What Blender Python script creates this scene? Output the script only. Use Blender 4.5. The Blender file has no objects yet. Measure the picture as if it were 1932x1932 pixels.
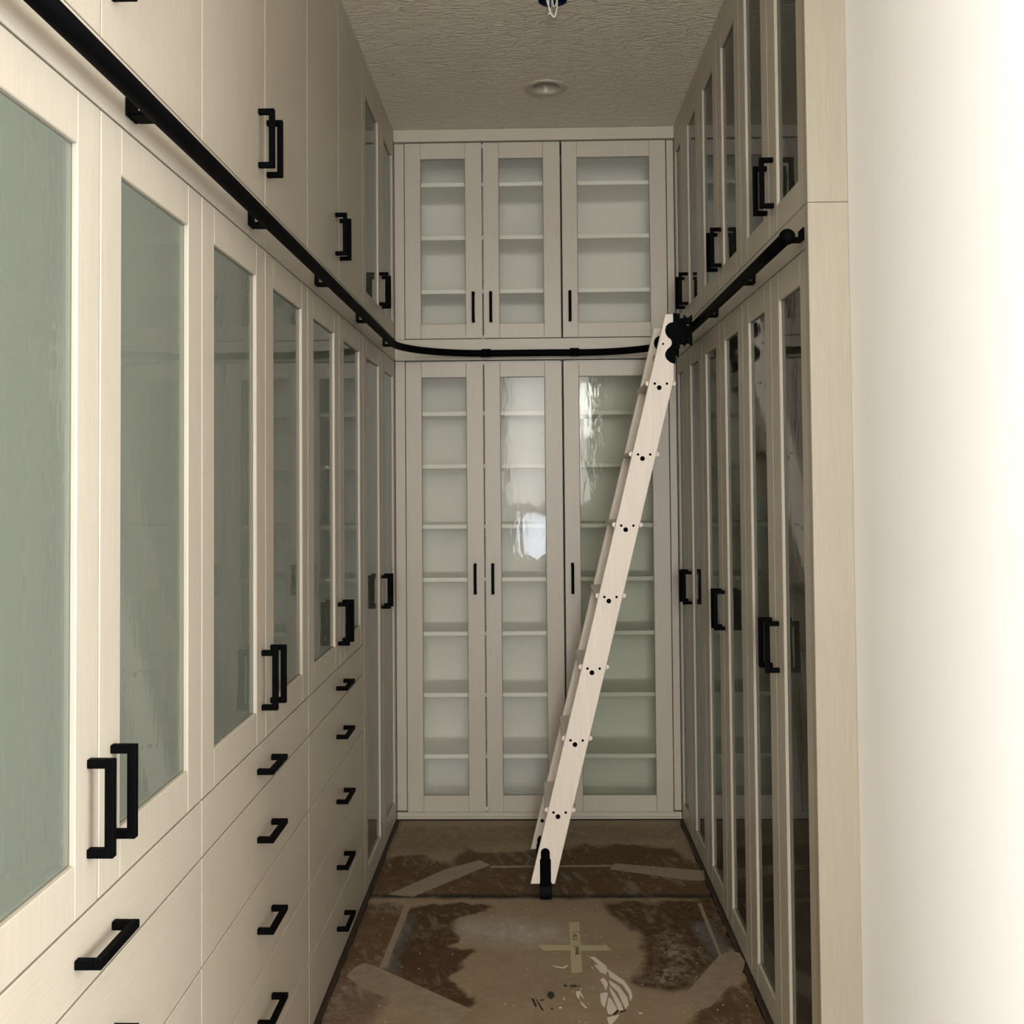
import bpy, bmesh, math, random
import numpy as np
from mathutils import Matrix, Vector

random.seed(7)
S = bpy.context.scene
C = S.collection

# ------------------------------------------------------------------ camera
cam_d = bpy.data.cameras.new('camera')
cam = bpy.data.objects.new('camera', cam_d); C.objects.link(cam)
cam_d.sensor_width = 36.0
cam_d.lens = 1950.0 / 1932.0 * 36.0
cam_d.shift_y = (849.06 - 966.0) / 1932.0
cam_d.clip_start = 0.02
r_ = Vector((0.99975827, 0.02035865, -0.00830176))
u_ = Vector((0.00889613, -0.02928045, 0.99953165))
f_ = Vector((-0.02010604, 0.99936389, 0.02945449))
m = Matrix.Identity(4)
for i in range(3):
    m[i][0] = r_[i]; m[i][1] = u_[i]; m[i][2] = -f_[i]
m[2][3] = 1.62054
cam.matrix_world = m
S.camera = cam

# ------------------------------------------------------------------ world, daylight, exposure
w = bpy.data.worlds.new('world'); S.world = w; w.use_nodes = True
bg = w.node_tree.nodes['Background']
bg.inputs[0].default_value = (0.80, 0.90, 1.0, 1); bg.inputs[1].default_value = 1.5
S.view_settings.view_transform = 'Standard'
S.view_settings.look = 'None'
S.view_settings.gamma = 1.0
S.view_settings.use_curve_mapping = False
S.view_settings.exposure = -0.74
try:
    S.cycles.transparent_max_bounces = 16
    S.cycles.max_bounces = 10
    S.cycles.diffuse_bounces = 6
    S.cycles.transmission_bounces = 8
    S.cycles.glossy_bounces = 5
except Exception:
    pass

def area(name, loc, target, sx, sy, power, col):
    l = bpy.data.lights.new(name, 'AREA'); l.shape = 'RECTANGLE'
    l.size = sx; l.size_y = sy; l.energy = power; l.color = col
    o = bpy.data.objects.new(name, l); C.objects.link(o)
    o.location = loc
    o.rotation_euler = (Vector(target) - Vector(loc)).to_track_quat('-Z', 'Y').to_euler()
    return o
# daylight through the rear window behind the camera, plus two added side lights
area('window_daylight', (0.20, -3.03, 2.28), (0.20, 0, 2.28), 1.0, 1.9, 270, (1.0, 0.965, 0.92))
area('window_daylight_upper_pane', (0.655, -3.015, 2.52), (0.655, 0, 2.52), 0.14, 0.62, 36, (1.0, 0.98, 0.96))
area('window_daylight_low', (0.06, -3.03, 0.92), (0.06, 0, 0.92), 0.40, 0.50, 72, (0.80, 0.89, 1.0))
area('window_daylight_left', (-2.62, -0.35, 1.70), (0, -0.35, 1.70), 1.9, 1.7, 285, (0.99, 0.98, 0.98))  # added side light, placed to brighten the white wall on the right
area('window_daylight_right', (2.92, 0.35, 1.75), (0, 0.35, 1.75), 1.7, 1.7, 270, (0.97, 0.98, 1.0))  # added side light, placed to brighten the near left cabinets

XL, XR, YB = -0.668, 0.698, 5.0
ZC = 3.335
# ------------------------------------------------------------------ materials
def mat(name, base, rough=0.5, metal=0.0, spec=0.5):
    M = bpy.data.materials.new(name); M.use_nodes = True
    b = M.node_tree.nodes['Principled BSDF']
    b.inputs['Base Color'].default_value = (*base, 1)
    b.inputs['Roughness'].default_value = rough
    b.inputs['Metallic'].default_value = metal
    b.inputs['Specular IOR Level'].default_value = spec
    return M, M.node_tree.nodes, M.node_tree.links, b

def coords(n, l, scale):
    g = n.new('ShaderNodeNewGeometry'); mp = n.new('ShaderNodeMapping')
    l.new(g.outputs['Position'], mp.inputs[0]); mp.inputs['Scale'].default_value = scale
    return mp.outputs[0]

def ramp(n, l, fac, stops):
    r = n.new('ShaderNodeValToRGB'); l.new(fac, r.inputs[0])
    while len(r.color_ramp.elements) < len(stops): r.color_ramp.elements.new(0.5)
    for e, (p, c) in zip(r.color_ramp.elements, stops): e.position = p; e.color = (*c, 1)
    return r.outputs[0]

def laminate(name, c1, c2, scale, rough=0.42):
    M, n, l, b = mat(name, c1, rough)
    v = coords(n, l, scale)
    t = n.new('ShaderNodeTexNoise'); l.new(v, t.inputs[0]); t.inputs['Scale'].default_value = 1; t.inputs['Detail'].default_value = 6; t.inputs['Roughness'].default_value = 0.65
    t2 = n.new('ShaderNodeTexNoise'); t2.inputs['Scale'].default_value = 2.2; t2.inputs['Detail'].default_value = 3
    l.new(coords(n, l, (1, 1, 1)), t2.inputs[0])
    mx = n.new('ShaderNodeMath'); mx.operation = 'MULTIPLY_ADD'; l.new(t2.outputs[0], mx.inputs[0]); mx.inputs[1].default_value = 0.4
    l.new(t.outputs[0], mx.inputs[2])
    l.new(ramp(n, l, mx.outputs[0], [(0.45, c2), (0.95, c1)]), b.inputs['Base Color'])
    bp = n.new('ShaderNodeBump'); bp.inputs['Strength'].default_value = 0.12; bp.inputs['Distance'].default_value = 0.00038
    l.new(t.outputs[0], bp.inputs['Height']); l.new(bp.outputs[0], b.inputs['Normal'])
    return M
CAB1, CAB2 = (0.49, 0.442, 0.362), (0.415, 0.372, 0.30)
M_CAB = laminate('washed_oak_vertical', CAB1, CAB2, (260, 260, 7))
M_CABH = laminate('washed_oak_horizontal', CAB1, CAB2, (9, 9, 260))
M_CASE = laminate('cabinet_interior', (0.90, 0.89, 0.85), (0.83, 0.82, 0.78), (200, 200, 9), 0.5)
M_LADDER = laminate('whitewashed_ladder', (0.78, 0.70, 0.60), (0.68, 0.60, 0.51), (120, 120, 6), 0.45)
M_BLACK, n, l, b = mat('black_powder_coat', (0.0015, 0.0015, 0.0018), 0.6, 0.0, 0.03)
M_RUBBER, n, l, b = mat('black_rubber', (0.003, 0.003, 0.0035), 0.7, 0.0, 0.1)
M_STEEL, n, l, b = mat('hinge_metal', (0.10, 0.07, 0.045), 0.45, 0.5)
M_WHITEP, n, l, b = mat('white_paint', (0.80, 0.78, 0.74), 0.6)
M_WIRE, n, l, b = mat('white_wire', (0.75, 0.72, 0.64), 0.4)
M_WIREG, n, l, b = mat('grey_wire', (0.25, 0.27, 0.30), 0.4)
M_BOX, n, l, b = mat('dark_blue_plastic', (0.006, 0.008, 0.03), 0.5)
M_TRIMRING, n, l, b = mat('downlight_white', (0.46, 0.41, 0.33), 0.35)
M_LENS, n, l, b = mat('downlight_lens', (0.36, 0.33, 0.27), 0.4)
M_SEALED, n, l, b = mat('glazing_gasket', (0.10, 0.095, 0.075), 0.5)

# drywall
M_WALL, n, l, b = mat('white_drywall', (0.88, 0.872, 0.85), 0.75)
t = n.new('ShaderNodeTexNoise'); t.inputs['Scale'].default_value = 180; l.new(coords(n, l, (1, 1, 1)), t.inputs[0])
bp = n.new('ShaderNodeBump'); bp.inputs['Strength'].default_value = 0.08; bp.inputs['Distance'].default_value = 0.001
l.new(t.outputs[0], bp.inputs['Height']); l.new(bp.outputs[0], b.inputs['Normal'])

# ceiling with a knock-down trowel texture
M_CEIL, n, l, b = mat('textured_ceiling', (0.72, 0.65, 0.54), 0.8)
t = n.new('ShaderNodeTexNoise'); t.inputs['Scale'].default_value = 1; t.inputs['Detail'].default_value = 5; t.inputs['Distortion'].default_value = 1.6
l.new(coords(n, l, (16, 34, 20)), t.inputs[0])
rr = ramp(n, l, t.outputs[0], [(0.38, (0, 0, 0)), (0.56, (1, 1, 1))])
bp = n.new('ShaderNodeBump'); bp.inputs['Strength'].default_value = 0.8; bp.inputs['Distance'].default_value = 0.006
l.new(rr, bp.inputs['Height']); l.new(bp.outputs[0], b.inputs['Normal'])

# rain glass: lightly frosted, wavy, greenish
def glass(name, bump, sc, body_rough, frost, fcol, ior, tint, frac, tlf):
    M = bpy.data.materials.new(name); M.use_nodes = True
    n = M.node_tree.nodes; l = M.node_tree.links; n.clear()
    out = n.new('ShaderNodeOutputMaterial')
    t = n.new('ShaderNodeTexNoise'); t.inputs['Scale'].default_value = 1; t.inputs['Detail'].default_value = 1.5; t.inputs['Distortion'].default_value = 0.6
    l.new(coords(n, l, sc), t.inputs[0])
    bp = n.new('ShaderNodeBump'); bp.inputs['Strength'].default_value = bump; bp.inputs['Distance'].default_value = 0.00038
    l.new(t.outputs[0], bp.inputs['Height'])
    gl = n.new('ShaderNodeBsdfGlossy'); gl.inputs['Roughness'].default_value = 0.02; l.new(bp.outputs[0], gl.inputs['Normal'])
    tr = n.new('ShaderNodeBsdfTransparent'); tr.inputs[0].default_value = (*tint, 1)
    tl = n.new('ShaderNodeBsdfTranslucent'); tl.inputs[0].default_value = (0.86, 0.90, 0.84, 1)
    df = n.new('ShaderNodeBsdfDiffuse'); df.inputs[0].default_value = (*fcol, 1)
    rf = n.new('ShaderNodeBsdfRefraction'); rf.inputs[0].default_value = (*tint, 1); rf.inputs['Roughness'].default_value = body_rough; rf.inputs['IOR'].default_value = 1.12
    def mix(f, a, b_):
        mx = n.new('ShaderNodeMixShader')
        if isinstance(f, float): mx.inputs[0].default_value = f
        else: l.new(f, mx.inputs[0])
        l.new(a, mx.inputs[1]); l.new(b_, mx.inputs[2]); return mx.outputs[0]
    body = mix(frac, tr.outputs[0], rf.outputs[0])
    body = mix(tlf, body, tl.outputs[0])
    body = mix(frost, body, df.outputs[0])
    fr = n.new('ShaderNodeFresnel'); fr.inputs['IOR'].default_value = ior
    l.new(mix(fr.outputs[0], body, gl.outputs[0]), out.inputs[0])
    return M
M_GLASS = glass('rippled_green_glass', 0.4, (46, 46, 16), 0.25, 0.08, (0.40, 0.42, 0.32), 1.36, (0.86, 0.90, 0.81), 0.45, 0.05)
M_GLASSB = glass('rippled_clear_glass', 0.8, (48, 48, 20), 0.12, 0.07, (0.80, 0.80, 0.74), 1.19, (0.982, 0.982, 0.962), 0.25, 0.05)
M_GLASSB_SHADE = glass('rippled_clear_glass_dim', 0.8, (48, 48, 20), 0.12, 0.03, (0.5, 0.52, 0.42), 1.21, (0.875, 0.885, 0.845), 0.25, 0.02)  # back glass tinted darker to stand in for an unlit interior
M_GLASSL = glass('rippled_frosted_green_glass', 0.4, (46, 46, 16), 0.25, 0.22, (0.60, 0.65, 0.53), 1.34, (0.90, 0.95, 0.90), 0.5, 0.10)
M_CAB_SHADE = laminate('end_panel_laminate', (0.35, 0.315, 0.245), (0.30, 0.265, 0.205), (260, 260, 7))  # cabinet laminate darkened in colour to offset strong frontal light

# ------------------------------------------------------------------ mesh helpers
class MB:
    """collects bevelled boxes, prisms, tubes into one mesh; origin o is subtracted"""
    def __init__(s): s.bm = bmesh.new()
    def box(s, x0, x1, y0, y1, z0, z1, bev=0.0):
        bm = s.bm
        v = [bm.verts.new((x, y, z)) for x in (x0, x1) for y in (y0, y1) for z in (z0, z1)]
        fs = [(0, 1, 3, 2), (4, 6, 7, 5), (0, 4, 5, 1), (2, 3, 7, 6), (0, 2, 6, 4), (1, 5, 7, 3)]
        F = [bm.faces.new([v[i] for i in f]) for f in fs]
        if bev > 0:
            es = list({e for f in F for e in f.edges})
            bmesh.ops.bevel(bm, geom=es, offset=bev, segments=1, affect='EDGES')
        return s
    def prism(s, pts, fn, d0, d1, bev=0.0):
        """pts 2D polygon; fn(a,b,d)->xyz"""
        bm = s.bm
        A = [bm.verts.new(fn(p[0], p[1], d0)) for p in pts]
        B = [bm.verts.new(fn(p[0], p[1], d1)) for p in pts]
        F = [bm.faces.new(A), bm.faces.new(B[::-1])]
        k = len(pts)
        for i in range(k): F.append(bm.faces.new([A[i], B[i], B[(i + 1) % k], A[(i + 1) % k]]))
        if bev > 0:
            es = list({e for f in F[:2] for e in f.edges})
            bmesh.ops.bevel(bm, geom=es, offset=bev, segments=1, affect='EDGES')
        return s
    def tube(s, path, rad, seg=16, cap=True):
        bm = s.bm; P = [Vector(p) for p in path]; rings = []
        up = Vector((0, 0, 1))
        for i, p in enumerate(P):
            t = (P[min(i + 1, len(P) - 1)] - P[max(i - 1, 0)]).normalized()
            a = t.cross(up)
            if a.length < 0.2: a = t.cross(Vector((1, 0, 0)))
            a.normalize(); b_ = a.cross(t).normalized()
            rad_i = rad[i] if isinstance(rad, (list, tuple)) else rad
            rings.append([bm.verts.new(p + (a * math.cos(k * 2 * math.pi / seg) + b_ * math.sin(k * 2 * math.pi / seg)) * rad_i) for k in range(seg)])
        for i in range(len(rings) - 1):
            for k in range(seg):
                f = bm.faces.new([rings[i][k], rings[i][(k + 1) % seg], rings[i + 1][(k + 1) % seg], rings[i + 1][k]]); f.smooth = True
        if cap:
            bm.faces.new(rings[0][::-1]); bm.faces.new(rings[-1])
        return s
    def cyl(s, c0, c1, rad, seg=20): return s.tube([c0, c1], rad, seg)
    def ball(s, c, rad):
        mm = bmesh.ops.create_uvsphere(s.bm, u_segments=20, v_segments=12, radius=rad, matrix=Matrix.Translation(c))
        for v in mm['verts']:
            for f in v.link_faces: f.smooth = True
        return s
    def mesh(s, name, o=(0, 0, 0)):
        bmesh.ops.recalc_face_normals(s.bm, faces=s.bm.faces)
        bmesh.ops.translate(s.bm, verts=s.bm.verts, vec=-Vector(o))
        me = bpy.data.meshes.new(name); s.bm.to_mesh(me); s.bm.free(); return me

def link(name, me, material, parent=None, loc=(0, 0, 0), label=None):
    if material and not me.materials: me.materials.append(material)
    o = bpy.data.objects.new(name, me); C.objects.link(o)
    if parent: o.parent = parent
    o.location = loc
    if label: o['label'] = label
    return o
def thing(name, label, cat, loc, group=None):
    o = bpy.data.objects.new(name, None); C.objects.link(o); o.location = loc
    o.empty_display_size = 0.1
    o['label'] = label; o['category'] = cat
    if group: o['group'] = group
    return o
def wpart(name, mb, material, parent, world_o, label=None, piv=None):
    """mb in world coordinates; parent's world origin is world_o; piv = own pivot in world"""
    piv = piv or world_o
    me = mb.mesh(name, piv)
    return link(name, me, material, parent, Vector(piv) - Vector(world_o), label)
def struct(name, mb, material, label):
    o = link(name, mb.mesh(name), material); o['kind'] = 'structure'; o['label'] = label; return o

# wall frames: (u along wall, n out of the face into the room, z)
MAPS = {'L': lambda u, n, z: (XL + n, u, z), 'R': lambda u, n, z: (XR - n, u, z), 'B': lambda u, n, z: (u, YB - n, z)}
def fbox(mb, side, u0, u1, n0, n1, z0, z1, bev=0.0):
    a = MAPS[side](u0, n0, z0); b_ = MAPS[side](u1, n1, z1)
    x0, x1 = sorted((a[0], b_[0])); y0, y1 = sorted((a[1], b_[1]))
    mb.box(x0, x1, y0, y1, z0, z1, bev); return mb

# ------------------------------------------------------------------ shell
def ceiling_mesh():
    bm = bmesh.new()
    X0, X1, Y0, Y1 = -2.8, 3.1, -3.2, 5.5
    loops = [[(X0, Y0), (X1, Y0), (X1, Y1), (X0, Y1)]]
    for cx, cy, rr_ in ((0.072, 4.467, 0.066), (0.085, 3.650, 0.052)):
        loops.append([(cx + rr_ * math.cos(a * math.pi / 16), cy + rr_ * math.sin(a * math.pi / 16)) for a in range(32)])
    es = []
    for lp in loops:
        vs = [bm.verts.new((x, y, ZC)) for x, y in lp]
        es += [bm.edges.new((vs[i], vs[(i + 1) % len(vs)])) for i in range(len(vs))]
    bmesh.ops.triangle_fill(bm, use_beauty=True, edges=es)
    for f in bm.faces:
        if f.normal.z > 0: f.normal_flip()
    me = bpy.data.meshes.new('ceiling'); bm.to_mesh(me); bm.free(); return me
ce = link('ceiling', ceiling_mesh(), M_CEIL); ce['kind'] = 'structure'; ce['label'] = 'beige trowel-textured ceiling over the closet aisle'
roof = MB(); roof.box(-2.8, 3.1, -3.2, 5.5, ZC + 0.12, ZC + 0.2)
rf_ = link('ceiling', roof.mesh('roof_deck'), M_WHITEP); rf_['kind'] = 'structure'; rf_['label'] = 'boards above the ceiling'

M_SUB, n, l, b = mat('dark_subfloor', (0.035, 0.022, 0.012), 0.6)
struct('floor', MB().box(-2.8, 3.1, -3.2, 5.5, -0.12, -0.004), M_SUB, 'dark subfloor showing at the edges of the protective sheets')
wl = MB(); wl.box(-1.42, -1.32, 1.04, 5.5, -0.004, ZC)
struct('wall_left', wl, M_WALL, 'wall behind the left cabinets')
wr = MB(); wr.box(0.793, 0.90, 1.35, 2.61, -0.004, ZC); wr.box(1.32, 1.42, 1.47, 5.5, -0.004, ZC)
struct('wall_right', wr, M_WALL, 'bright white painted wall at the right edge of the view')
struct('wall_back', MB().box(-1.32, 1.32, 5.42, 5.5, -0.004, ZC), M_WALL, 'wall behind the back cabinets')
# the brighter room behind the camera
wf = MB(); wf.box(-2.7, -1.42, 1.04, 1.16, -0.004, ZC); wf.box(0.90, 3.0, 1.35, 1.47, -0.004, ZC)
struct('wall_front', wf, M_WALL, 'walls either side of the closet opening')
def holed(axis, k0, k1, a0, a1, holes):
    """wall slab along axis with rectangular holes (b0,b1,z0,z1), sorted, not overlapping in b"""
    mb = MB()
    def bb(p0, p1, q0, q1):
        if axis == 'x': mb.box(p0, p1, k0, k1, q0, q1)
        else: mb.box(k0, k1, p0, p1, q0, q1)
    x = a0
    for b0, b1, spans in holes:
        bb(x, b0, -0.004, ZC); z = -0.004
        for z0, z1 in spans: bb(b0, b1, z, z0); z = z1
        bb(b0, b1, z, ZC); x = b1
    bb(x, a1, -0.004, ZC)
    return mb
struct('wall_rear', holed('x', -3.2, -3.08, -2.7, 3.0, [(-0.32, 0.75, [(0.64, 1.20), (1.30, 3.26)])]), M_WALL, 'window wall of the room behind the camera')
struct('wall_side', holed('y', -2.8, -2.68, -3.2, 1.16, [(-1.32, 0.62, [(0.88, 2.62)])]), M_WALL, 'side wall with window in the room behind the camera')
struct('wall_far', holed('y', 2.98, 3.1, -3.2, 1.47, [(-0.52, 1.22, [(0.88, 2.62)])]), M_WALL, 'other side wall with window in the room behind the camera')
def win(name, side, a0, a1, z0, z1, k, mull=True):
    mb = MB()
    def bb(p0, p1, q0, q1):
        if side == 'y': mb.box(p0, p1, k, k + 0.04, q0, q1, 0.003)
        else: mb.box(k, k + 0.04, p0, p1, q0, q1, 0.003)
    t_ = 0.05
    bb(a0, a1, z0, z0 + t_); bb(a0, a1, z1 - t_, z1); bb(a0, a0 + t_, z0 + t_, z1 - t_); bb(a1 - t_, a1, z0 + t_, z1 - t_)
    if mull:
        mid = (a0 + a1) / 2; bb(mid - t_ / 2, mid + t_ / 2, z0 + t_, z1 - t_)
    struct(name, mb, M_WHITEP, 'white window frame in the room behind the camera')
win('window_1', 'y', -0.32, 0.75, 1.30, 3.26, -3.16, False)
win('window_2', 'x', -1.32, 0.62, 0.88, 2.62, -2.78)  # added window, out of view, frames the left side light
win('window_3', 'x', -0.52, 1.22, 0.88, 2.62, 3.04)  # added window, out of view, frames the right side light

# ------------------------------------------------------------------ handles (shared meshes)
def handle_mesh(side, horiz):
    L, w_, d = 0.146, 0.0135, 0.040
    mb = MB()
    h = L / 2
    def hb(a0, a1, n0, n1, b0, b1):   # a along bar, b across
        if horiz: u0, u1, z0, z1 = a0, a1, b0, b1
        else: u0, u1, z0, z1 = b0, b1, a0, a1
        if side == 'L': mb.box(n0, n1, u0, u1, z0, z1, 0.0012)
        elif side == 'R': mb.box(-n1, -n0, u0, u1, z0, z1, 0.0012)
        else: mb.box(u0, u1, -n1, -n0, z0, z1, 0.0012)
    hb(-h, h, d - w_, d, -w_ / 2, w_ / 2)
    hb(-h, -h + w_, 0, d - w_ + 0.0012, -w_ / 2, w_ / 2)
    hb(h - w_, h, 0, d - w_ + 0.0012, -w_ / 2, w_ / 2)
    me = mb.mesh('handle_' + side + ('h' if horiz else 'v')); me.materials.append(M_BLACK); return me
HM = {(s, h): handle_mesh(s, h) for s in 'LRB' for h in (False, True)}
def hinge_mesh(side):
    mb = MB()
    for a in ((-0.05, 0.0, 0.0, 0.012, -0.02, 0.02), (-0.085, -0.04, 0.0, 0.010, -0.014, 0.014)):
        n0, n1, u0, u1, z0, z1 = a
        if side == 'L': mb.box(n0, n1, u0, u1, z0, z1, 0.002)
        elif side == 'R': mb.box(-n1, -n0, u0, u1, z0, z1, 0.002)
        else: mb.box(u0, u1, -n1, -n0, z0, z1, 0.002)
    me = mb.mesh('hinge_' + side); me.materials.append(M_STEEL); return me
HG = {s: hinge_mesh(s) for s in 'LRB'}

TH = 0.021     # door thickness, face at n=0
def add_handle(side, u, z, parent, pw, horiz=False):
    p = MAPS[side](u, 0.0, z)
    return link('handle', HM[(side, horiz)], None, parent, Vector(p) - Vector(pw), None)

def glass_door(cab, cw, side, u0, u1, z0, z1, st, sb, sf, zb, zt, handle=None, hz=None, hinge=None, gm=None, shelf=None):
    """frame: near stile st wide, far stile sf wide, glass opening zb..zt"""
    pw = MAPS[side]((u0 + u1) / 2, 0, z0)
    mb = MB(); bv = 0.0018
    fbox(mb, side, u0, u0 + st, -TH, 0, z0, z1, bv)
    fbox(mb, side, u1 - sf, u1, -TH, 0, z0, z1, bv)
    fbox(mb, side, u0 + st + .0003, u1 - sf - .0003, -TH, -0.0002, z0, zb, bv)
    fbox(mb, side, u0 + st + .0003, u1 - sf - .0003, -TH, -0.0002, zt, z1, bv)
    door = link('door', mb.mesh('door', pw), M_CAB, cab, Vector(pw) - Vector(cw))
    gp = MB(); fbox(gp, side, u0 + st + 0.001, u1 - sf - 0.001, -0.0130, -0.0092, zb + .001, zt - .001)
    link('glass_pane', gp.mesh('glass_pane', pw), gm or (M_GLASSL if side == 'L' else M_GLASS), door)
    gk = MB(); a, b_ = u0 + st, u1 - sf; k = 0.002
    fbox(gk, side, a, a + k, -0.0093, -0.0086, zb, zt); fbox(gk, side, b_ - k, b_, -0.0093, -0.0086, zb, zt)
    fbox(gk, side, a + k, b_ - k, -0.0093, -0.0086, zb, zb + k); fbox(gk, side, a + k, b_ - k, -0.0093, -0.0086, zt - k, zt)
    link('glazing_bead', gk.mesh('glazing_bead', pw), M_SEALED, door)
    if handle is not None: add_handle(side, handle, hz, door, pw)
    if hinge is not None:
        zs = [z0 + 0.13, (z0 + z1) / 2, z1 - 0.13] if z1 - z0 < 1.5 else [z0 + 0.13, z0 + 0.75, z1 - 0.75, z1 - 0.13]
        for z in zs:
            p = MAPS[side](hinge, -TH - 0.002, z)
            link('hinge', HG[side], None, door, Vector(p) - Vector(pw))
    return door

def case(cab, cw, side, u0, u1, z0, z1, depth, shelves=()):
    """open-fronted carcass: two sides, back, top, bottom"""
    n0 = -TH - 0.010; n1 = n0 - depth + 0.008; t_ = 0.018
    mb = MB()
    fbox(mb, side, u0, u0 + t_, n1, n0, z0, z1, 0.0008); fbox(mb, side, u1 - t_, u1, n1, n0, z0, z1, 0.0008)
    fbox(mb, side, u0 + t_, u1 - t_, n1, n1 + 0.008, z0, z1)
    fbox(mb, side, u0 + t_, u1 - t_, n1 + 0.008, n0, z0, z0 + t_); fbox(mb, side, u0 + t_, u1 - t_, n1 + 0.008, n0, z1 - t_, z1)
    link('case', mb.mesh('case', cw), M_CASE, cab)
    for z in shelves:
        sm = MB(); fbox(sm, side, u0 + t_ + .001, u1 - t_ - .001, n1 + 0.009, n0 - 0.003, z - 0.010, z + 0.010, 0.001)
        link('shelf', sm.mesh('shelf', cw), M_CASE, cab)

def slab_door(cab, cw, side, u0, u1, z0, z1, handle, hz):
    pw = MAPS[side]((u0 + u1) / 2, 0, z0)
    mb = MB(); fbox(mb, side, u0, u1, -TH, 0, z0, z1, 0.0013)
    door = link('door', mb.mesh('door', pw), M_CAB, cab, Vector(pw) - Vector(cw))
    add_handle(side, handle, hz, door, pw)

def drawer(cab, cw, side, u0, u1, z0, z1, hz, hu):
    pw = MAPS[side]((u0 + u1) / 2, 0, z0)
    mb = MB(); fbox(mb, side, u0, u1, -TH, 0, z0, z1, 0.0013)
    d = link('drawer', mb.mesh('drawer', pw), M_CABH, cab, Vector(pw) - Vector(cw))
    bx = MB(); fbox(bx, side, u0 + 0.03, u1 - 0.03, -0.45, -TH - 0.001, z0 + 0.02, z1 - 0.02)
    link('drawer_box', bx.mesh('drawer_box', pw), M_CASE, d)
    add_handle(side, hu, hz, d, pw, True)
# ------------------------------------------------------------------ left wall of cabinets
SE = [1.08, 1.58, 2.072, 2.568, 3.056, 3.557, 4.06, 4.568, 4.996]
OP = [(1.16, 1.50), (1.663, 1.99), (2.154, 2.485), (2.65, 2.98), (3.14, 3.475), (3.648, 3.982), (4.14, 4.485), (4.655, 4.94)]
G = 0.0020
names_low = ['cabinet nearest the camera on the left, glass doors over drawers, seen in part',
             'second cabinet along the left wall, two glass doors over five drawers',
             'third cabinet along the left wall, narrow-looking glass doors over five drawers',
             'full-height glass-door wardrobe in the far left corner, no drawers']
names_up = ['upper cabinet with plain slab doors at the top left corner, above the near black rail',
            'upper cabinet with two plain slab doors and the larger black handle pair, left wall',
            'upper cabinet with two plain slab doors and smaller black handles, left wall, third along',
            'upper cabinet with two narrow glass doors in the far left top corner']
DZ = [(0.006, 0.219), (0.219, 0.436), (0.436, 0.654), (0.654, 0.871), (0.871, 0.986)]
for k in range(4):
    a, mid, b_ = SE[2 * k], SE[2 * k + 1], SE[2 * k + 2]
    cw = (XL, (a + b_) / 2, 0)
    cab = thing('wardrobe_cabinet', names_low[k], 'cabinet', cw, 'lower cabinets along the left wall')
    if k < 3:
        case(cab, cw, 'L', a + .001, b_ - .001, 0.986, 2.204, 0.58)
        case(cab, cw, 'L', a + .001, b_ - .001, 0.004, 0.984, 0.58)
        for i, (z0, z1) in enumerate(DZ):
            zc = [0.127, 0.33, 0.548, 0.764, 0.926][i]
            drawer(cab, cw, 'L', a + G, b_ - G, z0 + G, z1 - G, zc, (a + b_) / 2 - 0.005)
        zb, zt, z0 = 1.068, 2.124, 0.9875
    else:
        case(cab, cw, 'L', a + .001, b_ - .001, 0.004, 2.204, 0.58)
        zb, zt, z0 = 0.095, 2.124, 0.006
    for j, (u0, u1) in enumerate(((a + G, mid - G), (mid + G, b_ - G))):
        o0, o1 = OP[2 * k + j]
        glass_door(cab, cw, 'L', u0, u1, z0, 2.2035, o0 - u0, 0, u1 - o1, zb, zt,
                   handle=mid + (-0.035 if j == 0 else 0.05), hz=1.137, hinge=(a + 0.062 if j == 0 else b_ - 0.095))
    cab = thing('upper_cabinet', names_up[k], 'cabinet', (XL, (a + b_) / 2, 2.318), 'upper cabinets along the left wall')
    cw = (XL, (a + b_) / 2, 2.318)
    case(cab, cw, 'L', a + .001, b_ - .001, 2.318, 3.274, 0.58, (2.64, 2.96) if k == 3 else ())
    for j, (u0, u1) in enumerate(((a + G, mid - G), (mid + G, b_ - G))):
        hu = mid + ((-0.045, 0.040) if k == 0 else (-0.060, 0.022))[j]
        if k < 3: slab_door(cab, cw, 'L', u0, u1, 2.3185, 3.273, hu, 2.467)
        else:
            o0, o1 = OP[2 * k + j]
            glass_door(cab, cw, 'L', u0, u1, 2.3185, 3.273, o0 - u0, 0, u1 - o1, 2.39, 3.195, handle=hu, hz=2.467)

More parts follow.
